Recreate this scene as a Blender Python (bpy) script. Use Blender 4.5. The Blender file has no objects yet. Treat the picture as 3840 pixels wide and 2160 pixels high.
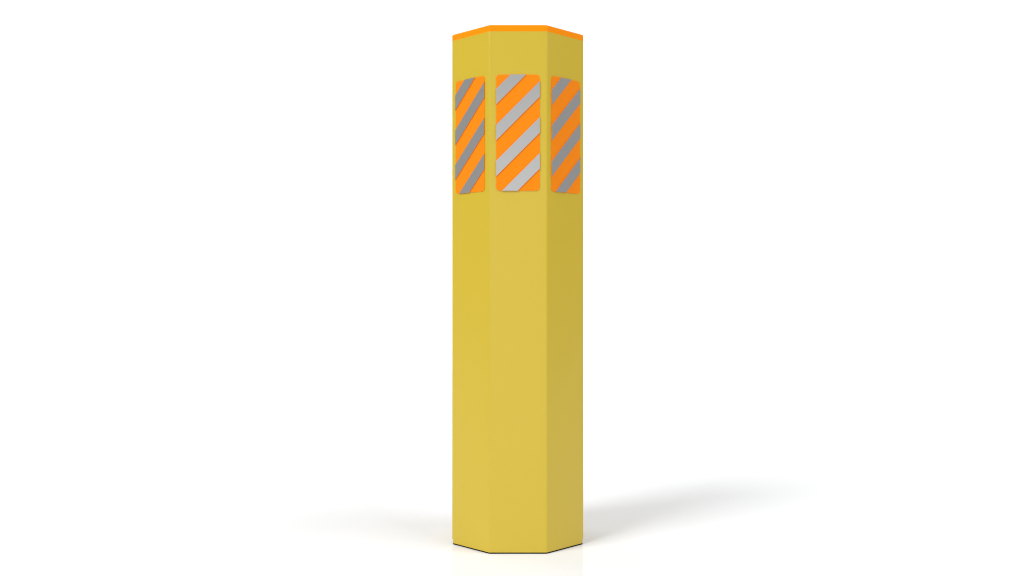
import bpy, bmesh, math
from mathutils import Vector, Matrix

# ------------------------------------------------------------------ units
U = 0.0006                       # one design unit in metres (the bollard is 1984 units = 1.19 m tall)
HALF = 255.5                     # half the width across the flats
FACE = 108.7                     # half the width of the front flat
GROUND_TO_BODY = 5.6             # height of the thin black layer below the body
TOP = 1985.0
CAP_BOTTOM = 1960.0
NOTCH = 20.5                     # height up to which the side flats step in
EDGE_R = 11.0                    # rounding of the vertical edges

scene = bpy.context.scene
C = scene.collection


# ------------------------------------------------------------------ helpers
def octagon(half, face):
    """Corners of a chamfered square, counter-clockwise."""
    return [Vector(p) for p in ((face, -half), (half, -face), (half, face), (face, half),
                                (-face, half), (-half, face), (-half, -face), (-face, -half))]


def rounded(points, radius, seg=6):
    """Round every corner of a closed outline with an arc of the given radius."""
    out = []
    n = len(points)
    for i, p in enumerate(points):
        a = (points[i - 1] - p).normalized()
        b = (points[(i + 1) % n] - p).normalized()
        ang = a.angle(b)
        t = radius / math.tan(ang / 2)
        centre = p + (a + b).normalized() * (radius / math.sin(ang / 2))
        s, e = p + a * t - centre, p + b * t - centre
        a0 = math.atan2(s.y, s.x)
        da = math.atan2(s.x * e.y - s.y * e.x, s.dot(e))
        for k in range(seg + 1):
            q = a0 + da * k / seg
            out.append(centre + Vector((math.cos(q), math.sin(q))) * radius)
    return out


def loft(rings, close_bottom=True, close_top=True):
    """Bridge outlines [(points, z), ...] of the same length into a solid."""
    bm = bmesh.new()
    loops = [[bm.verts.new((p.x * U, p.y * U, z * U)) for p in pts] for pts, z in rings]
    n = len(loops[0])
    for lo, hi in zip(loops, loops[1:]):
        for i in range(n):
            bm.faces.new((lo[i], lo[(i + 1) % n], hi[(i + 1) % n], hi[i]))
    if close_bottom:
        bm.faces.new(loops[0][::-1])
    if close_top:
        bm.faces.new(loops[-1])
    return bm


def obj(name, bm, mats, parent=None, smooth_angle=None):
    me = bpy.data.meshes.new(name)
    bmesh.ops.recalc_face_normals(bm, faces=bm.faces)
    bm.to_mesh(me)
    bm.free()
    for m in mats:
        me.materials.append(m)
    if smooth_angle is not None:
        for p in me.polygons:
            p.use_smooth = True
        me.set_sharp_from_angle(angle=math.radians(smooth_angle))
    o = bpy.data.objects.new(name, me)
    C.objects.link(o)
    o.parent = parent
    return o


def material(name, colour, rough, spec=0.5, metallic=0.0):
    m = bpy.data.materials.new(name)
    m.use_nodes = True
    b = m.node_tree.nodes['Principled BSDF']
    b.inputs['Base Color'].default_value = (*colour, 1)
    b.inputs['Roughness'].default_value = rough
    b.inputs['Specular IOR Level'].default_value = spec
    b.inputs['Metallic'].default_value = metallic
    return m, m.node_tree, b


def link(nt, a, b):
    nt.links.new(a, b)


def mottle(nt, bsdf, colour, amount, scale):
    """A faint unevenness of the colour, as in moulded or coated plastic."""
    tc = nt.nodes.new('ShaderNodeTexCoord')
    nz = nt.nodes.new('ShaderNodeTexNoise')
    nz.inputs['Scale'].default_value = scale
    nz.inputs['Detail'].default_value = 4
    link(nt, tc.outputs['Object'], nz.inputs['Vector'])
    mx = nt.nodes.new('ShaderNodeMix')
    mx.data_type = 'RGBA'
    mx.inputs[6].default_value = (*[c * (1 - amount) for c in colour], 1)
    mx.inputs[7].default_value = (*[min(1, c * (1 + amount)) for c in colour], 1)
    link(nt, nz.outputs['Fac'], mx.inputs[0])
    link(nt, mx.outputs[2], bsdf.inputs['Base Color'])
    return tc


# ------------------------------------------------------------------ materials
YELLOW = (0.532, 0.385, 0.016)
ORANGE = (0.80, 0.212, 0.002)
CAP_ORANGE = (0.84, 0.242, 0.001)
GREY = (0.52, 0.52, 0.515)

m_yellow, nt, b = material('yellow_plastic', YELLOW, 0.32, 0.75)
mottle(nt, b, YELLOW, 0.012, 9.0)

m_cap, nt, b = material('orange_cap_plastic', CAP_ORANGE, 0.3, 0.12)
mottle(nt, b, CAP_ORANGE, 0.01, 12.0)

m_orange, nt, b = material('orange_panel_plastic', ORANGE, 0.5, 0.12)
mottle(nt, b, ORANGE, 0.008, 20.0)

m_grey, nt, b = material('grey_retroreflective_film', GREY, 0.30, 0.3, 0.84)
tc = nt.nodes.new('ShaderNodeTexCoord')
mp = nt.nodes.new('ShaderNodeMapping')
mp.inputs['Rotation'].default_value = (0, 0.6, 0)
mp.inputs['Scale'].default_value = (1.0, 1.0, 0.35)
link(nt, tc.outputs['Object'], mp.inputs['Vector'])
n1 = nt.nodes.new('ShaderNodeTexNoise')
n1.inputs['Scale'].default_value = 160
n1.inputs['Detail'].default_value = 5
n1.inputs['Roughness'].default_value = 0.62
n1.inputs['Distortion'].default_value = 1.2
link(nt, mp.outputs['Vector'], n1.inputs['Vector'])
vo = nt.nodes.new('ShaderNodeTexVoronoi')
vo.inputs['Scale'].default_value = 95
link(nt, tc.outputs['Object'], vo.inputs['Vector'])
pit = nt.nodes.new('ShaderNodeMapRange')
pit.inputs['From Min'].default_value = 0.0
pit.inputs['From Max'].default_value = 0.13
pit.inputs['To Min'].default_value = -0.5
pit.inputs['To Max'].default_value = 0.0
link(nt, vo.outputs['Distance'], pit.inputs['Value'])
add = nt.nodes.new('ShaderNodeMath')
add.operation = 'ADD'
link(nt, n1.outputs['Fac'], add.inputs[0])
link(nt, pit.outputs['Result'], add.inputs[1])
bp = nt.nodes.new('ShaderNodeBump')
bp.inputs['Strength'].default_value = 0.10
bp.inputs['Distance'].default_value = 0.0006
link(nt, add.outputs[0], bp.inputs['Height'])
link(nt, bp.outputs['Normal'], b.inputs['Normal'])

m_black, nt, b = material('matte_black', (0.004, 0.004, 0.004), 0.8, 0.1)

FLOOR = (0.691, 0.696, 0.707)
m_floor, nt, b = material('white_studio_floor', FLOOR, 0.05, 0.03)
mottle(nt, b, FLOOR, 0.004, 3.0)
m_wall, nt, b = material('white_studio_paper', (0.8, 0.8, 0.8), 0.7, 0.2)

# ------------------------------------------------------------------ the bollard
bollard = bpy.data.objects.new('bollard', None)
C.objects.link(bollard)
bollard['label'] = 'tall yellow eight-sided bollard with orange cap and three orange panels striped in grey'
bollard['category'] = 'bollard'

# thin black layer below the body, a little smaller in outline
layer_outline = octagon(HALF - 3, FACE - 1.2)
obj('black_layer', loft([(rounded(layer_outline, EDGE_R), 0.0), (rounded(layer_outline, EDGE_R), GROUND_TO_BODY + 1)]),
    [m_black], bollard, 30)

# hollow-looking body: front and slanting flats run straight down, side flats step in near the ground
full = octagon(HALF, FACE)
STEP = 3.5
low = []
for p in full:
    q = p.copy()
    if abs(abs(q.x) - HALF) < 1e-6:          # the two corners of a side flat slide along the slants
        q.x -= math.copysign(STEP, q.x)
        q.y += math.copysign(STEP, q.y)
    low.append(q)
rim = octagon(HALF, FACE)
body = loft([(rounded(low, EDGE_R), GROUND_TO_BODY),
             (rounded(low, EDGE_R), NOTCH),
             (rounded(full, EDGE_R), NOTCH + 0.2),
             (rounded(full, EDGE_R), CAP_BOTTOM)])
obj('body', body, [m_yellow], bollard, 30)

# orange cap: same outline, rounded upper rim, very slightly crowned top
CAP_R = 6.0
rings = [(rounded(full, EDGE_R), CAP_BOTTOM + 0.01)]
for k in range(0, 7):
    a = math.pi / 2 * k / 6
    inset = CAP_R * (1 - math.cos(a))
    z = TOP - CAP_R + CAP_R * math.sin(a)
    rings.append((rounded(octagon(HALF - inset, FACE - inset * 0.414), EDGE_R - inset * 0.5), z))
obj('cap', loft(rings), [m_cap], bollard, 30)

# striped panels -------------------------------------------------------------
PW, PH, PR = 163.4, 435.3, 13.5      # panel width, height, corner radius
P_TOP = TOP - 187.6                   # top of the panel above the ground
PT, ST = 1.6, 2.5                     # panel thickness, stripe thickness
S_FIRST, S_STEP, S_TALL = 53.6, 134.6, 58.3


def slab(outline, y0, y1, bevel=0.0):
    """A plate standing in the xz plane, its face towards -y (y1 is the front)."""
    bm = bmesh.new()
    n = len(outline)
    back = [bm.verts.new((x * U, y0 * U, z * U)) for x, z in outline]
    front = [bm.verts.new((x * U, y1 * U, z * U)) for x, z in outline]
    bm.faces.new(front)
    bm.faces.new(back[::-1])
    for i in range(n):
        bm.faces.new((back[i], back[(i + 1) % n], front[(i + 1) % n], front[i]))
    return bm


def clip(poly, keep):
    """Sutherland-Hodgman against one half plane; keep(p) >= 0 stays."""
    out = []
    for i, p in enumerate(poly):
        q = poly[(i + 1) % len(poly)]
        a, c = keep(p), keep(q)
        if a >= 0:
            out.append(p)
        if (a >= 0) != (c >= 0):
            t = a / (a - c)
            out.append((p[0] + (q[0] - p[0]) * t, p[1] + (q[1] - p[1]) * t))
    return out


rect = [Vector((-PW / 2, -PH)), Vector((PW / 2, -PH)), Vector((PW / 2, 0)), Vector((-PW / 2, 0))]
outline = [(p.x, p.y) for p in rounded(rect, PR, 8)]


def make_panel():
    panel = obj('reflective_panel', slab(outline, 0.4, -PT), [m_orange], bollard, 30)
    for k in range(4):
        up = S_FIRST + k * S_STEP             # height lost at the left edge, upper and lower side of the stripe
        dn = up + S_TALL
        poly = clip(outline, lambda p: -up + (p[0] + PW / 2) - p[1])
        poly = clip(poly, lambda p: p[1] - (-dn + (p[0] + PW / 2)))
        bm = slab(poly, -PT + 0.3, -PT - ST)
        for f in bm.faces:
            f.material_index = 1
        bm.faces.ensure_lookup_table()
        bm.faces[0].material_index = 0        # only the face carries the grey film
        st = obj('stripe', bm, [m_grey, m_orange], panel)
    return panel


def place(panel, corner_a, corner_b):
    """Sit the panel on the flat between two corners of the outline."""
    mid = (corner_a + corner_b) / 2
    d = (corner_b - corner_a).normalized()
    panel.location = (mid.x * U, mid.y * U, P_TOP * U)
    panel.rotation_euler = (0, 0, math.atan2(d.y, d.x))


first = make_panel()
place(first, full[7], full[0])
for a, c in ((full[6], full[7]), (full[0], full[1])):
    p = first.copy()
    C.objects.link(p)
    p.parent = bollard
    for ch in first.children:
        s = ch.copy()
        C.objects.link(s)
        s.parent = p
    place(p, a, c)

# ------------------------------------------------------------------ studio floor and sweep
bm = bmesh.new()
X0, X1, Y0, Y1 = -14.0, 14.0, -7.0, 5.0
v = [bm.verts.new(p) for p in ((X0, Y0, 0), (X1, Y0, 0), (X1, Y1, 0), (X0, Y1, 0))]
bm.faces.new(v)
floor = obj('floor', bm, [m_floor])
floor['kind'] = 'structure'

bm = bmesh.new()
prof = [(Y1 + 2.0 * math.sin(a), 2.0 - 2.0 * math.cos(a)) for a in [math.pi / 2 * k / 24 for k in range(25)]]
prof.append((Y1 + 2.0, 4.6))
rows = [[bm.verts.new((x, y, z)) for x in (X0, X1)] for y, z in prof]
for lo, hi in zip(rows, rows[1:]):
    bm.faces.new((lo[0], lo[1], hi[1], hi[0]))
back = obj('backdrop', bm, [m_wall], None, 40)
back['kind'] = 'structure'


# ------------------------------------------------------------------ lamps
def softbox(name, azim, elev, dist, size, watts, colour=(1, 1, 1), aim=(0, 0, 0.5), size_y=None):
    """Area lamp; azim is the compass direction it stands in, 0 = +x, 90 = +y (behind the bollard)."""
    li = bpy.data.lights.new(name, 'AREA')
    li.shape = 'ELLIPSE' if size_y else 'DISK'
    li.size = size
    if size_y:
        li.size_y = size_y
    li.energy = watts
    li.color = colour
    o = bpy.data.objects.new(name, li)
    a, e = math.radians(azim), math.radians(elev)
    t = Vector(aim)
    o.location = t + Vector((math.cos(a) * math.cos(e), math.sin(a) * math.cos(e), math.sin(e))) * dist
    o.rotation_euler = (t - o.location).to_track_quat('-Z', 'Y').to_euler()
    C.objects.link(o)
    return o


softbox('key_lamp', 222, 42, 60.0, 27.0, 36400, size_y=44.0)
softbox('right_lamp', -27, 44, 60.0, 50.0, 25200, size_y=62.0)
softbox('rear_lamp', 140, 46, 60.0, 36.0, 5400)
softbox('front_fill', 270, 5, 16.0, 10.0, 112, size_y=4.0)  # added fill behind the camera, brightens the grey stripe fronts
softbox('backdrop_fill', 270, 40, 6.0, 14.0, 60, aim=(0, 6.8, 1.2), size_y=1.0)  # added out of view, lifts the backdrop to full white

world = bpy.data.worlds.new('World')
scene.world = world
world.use_nodes = True
bg = world.node_tree.nodes['Background']
bg.inputs['Color'].default_value = (1, 1, 1, 1)
bg.inputs['Strength'].default_value = 0.31

# ------------------------------------------------------------------ camera
F = 3813.0
cam = bpy.data.cameras.new('camera')
co = bpy.data.objects.new('camera', cam)
C.objects.link(co)
co.location = (-22.5 * U, -(HALF + F) * U, 982.0 * U)
co.rotation_euler = (math.radians(90), 0, 0)
cam.sensor_width = 36.0
cam.lens = 36.0 * F / 3840.0
cam.shift_y = 15.5 / 3840.0
cam.clip_start = 0.05
cam.clip_end = 200.0
scene.camera = co

scene.view_settings.view_transform = 'Standard'
scene.view_settings.look = 'None'
scene.view_settings.exposure = 0.0
scene.view_settings.gamma = 1.0
scene.view_settings.use_curve_mapping = False
scene.render.film_transparent = False
scene.cycles.filter_width = 1.1
scene.cycles.max_bounces = 8
scene.cycles.diffuse_bounces = 5
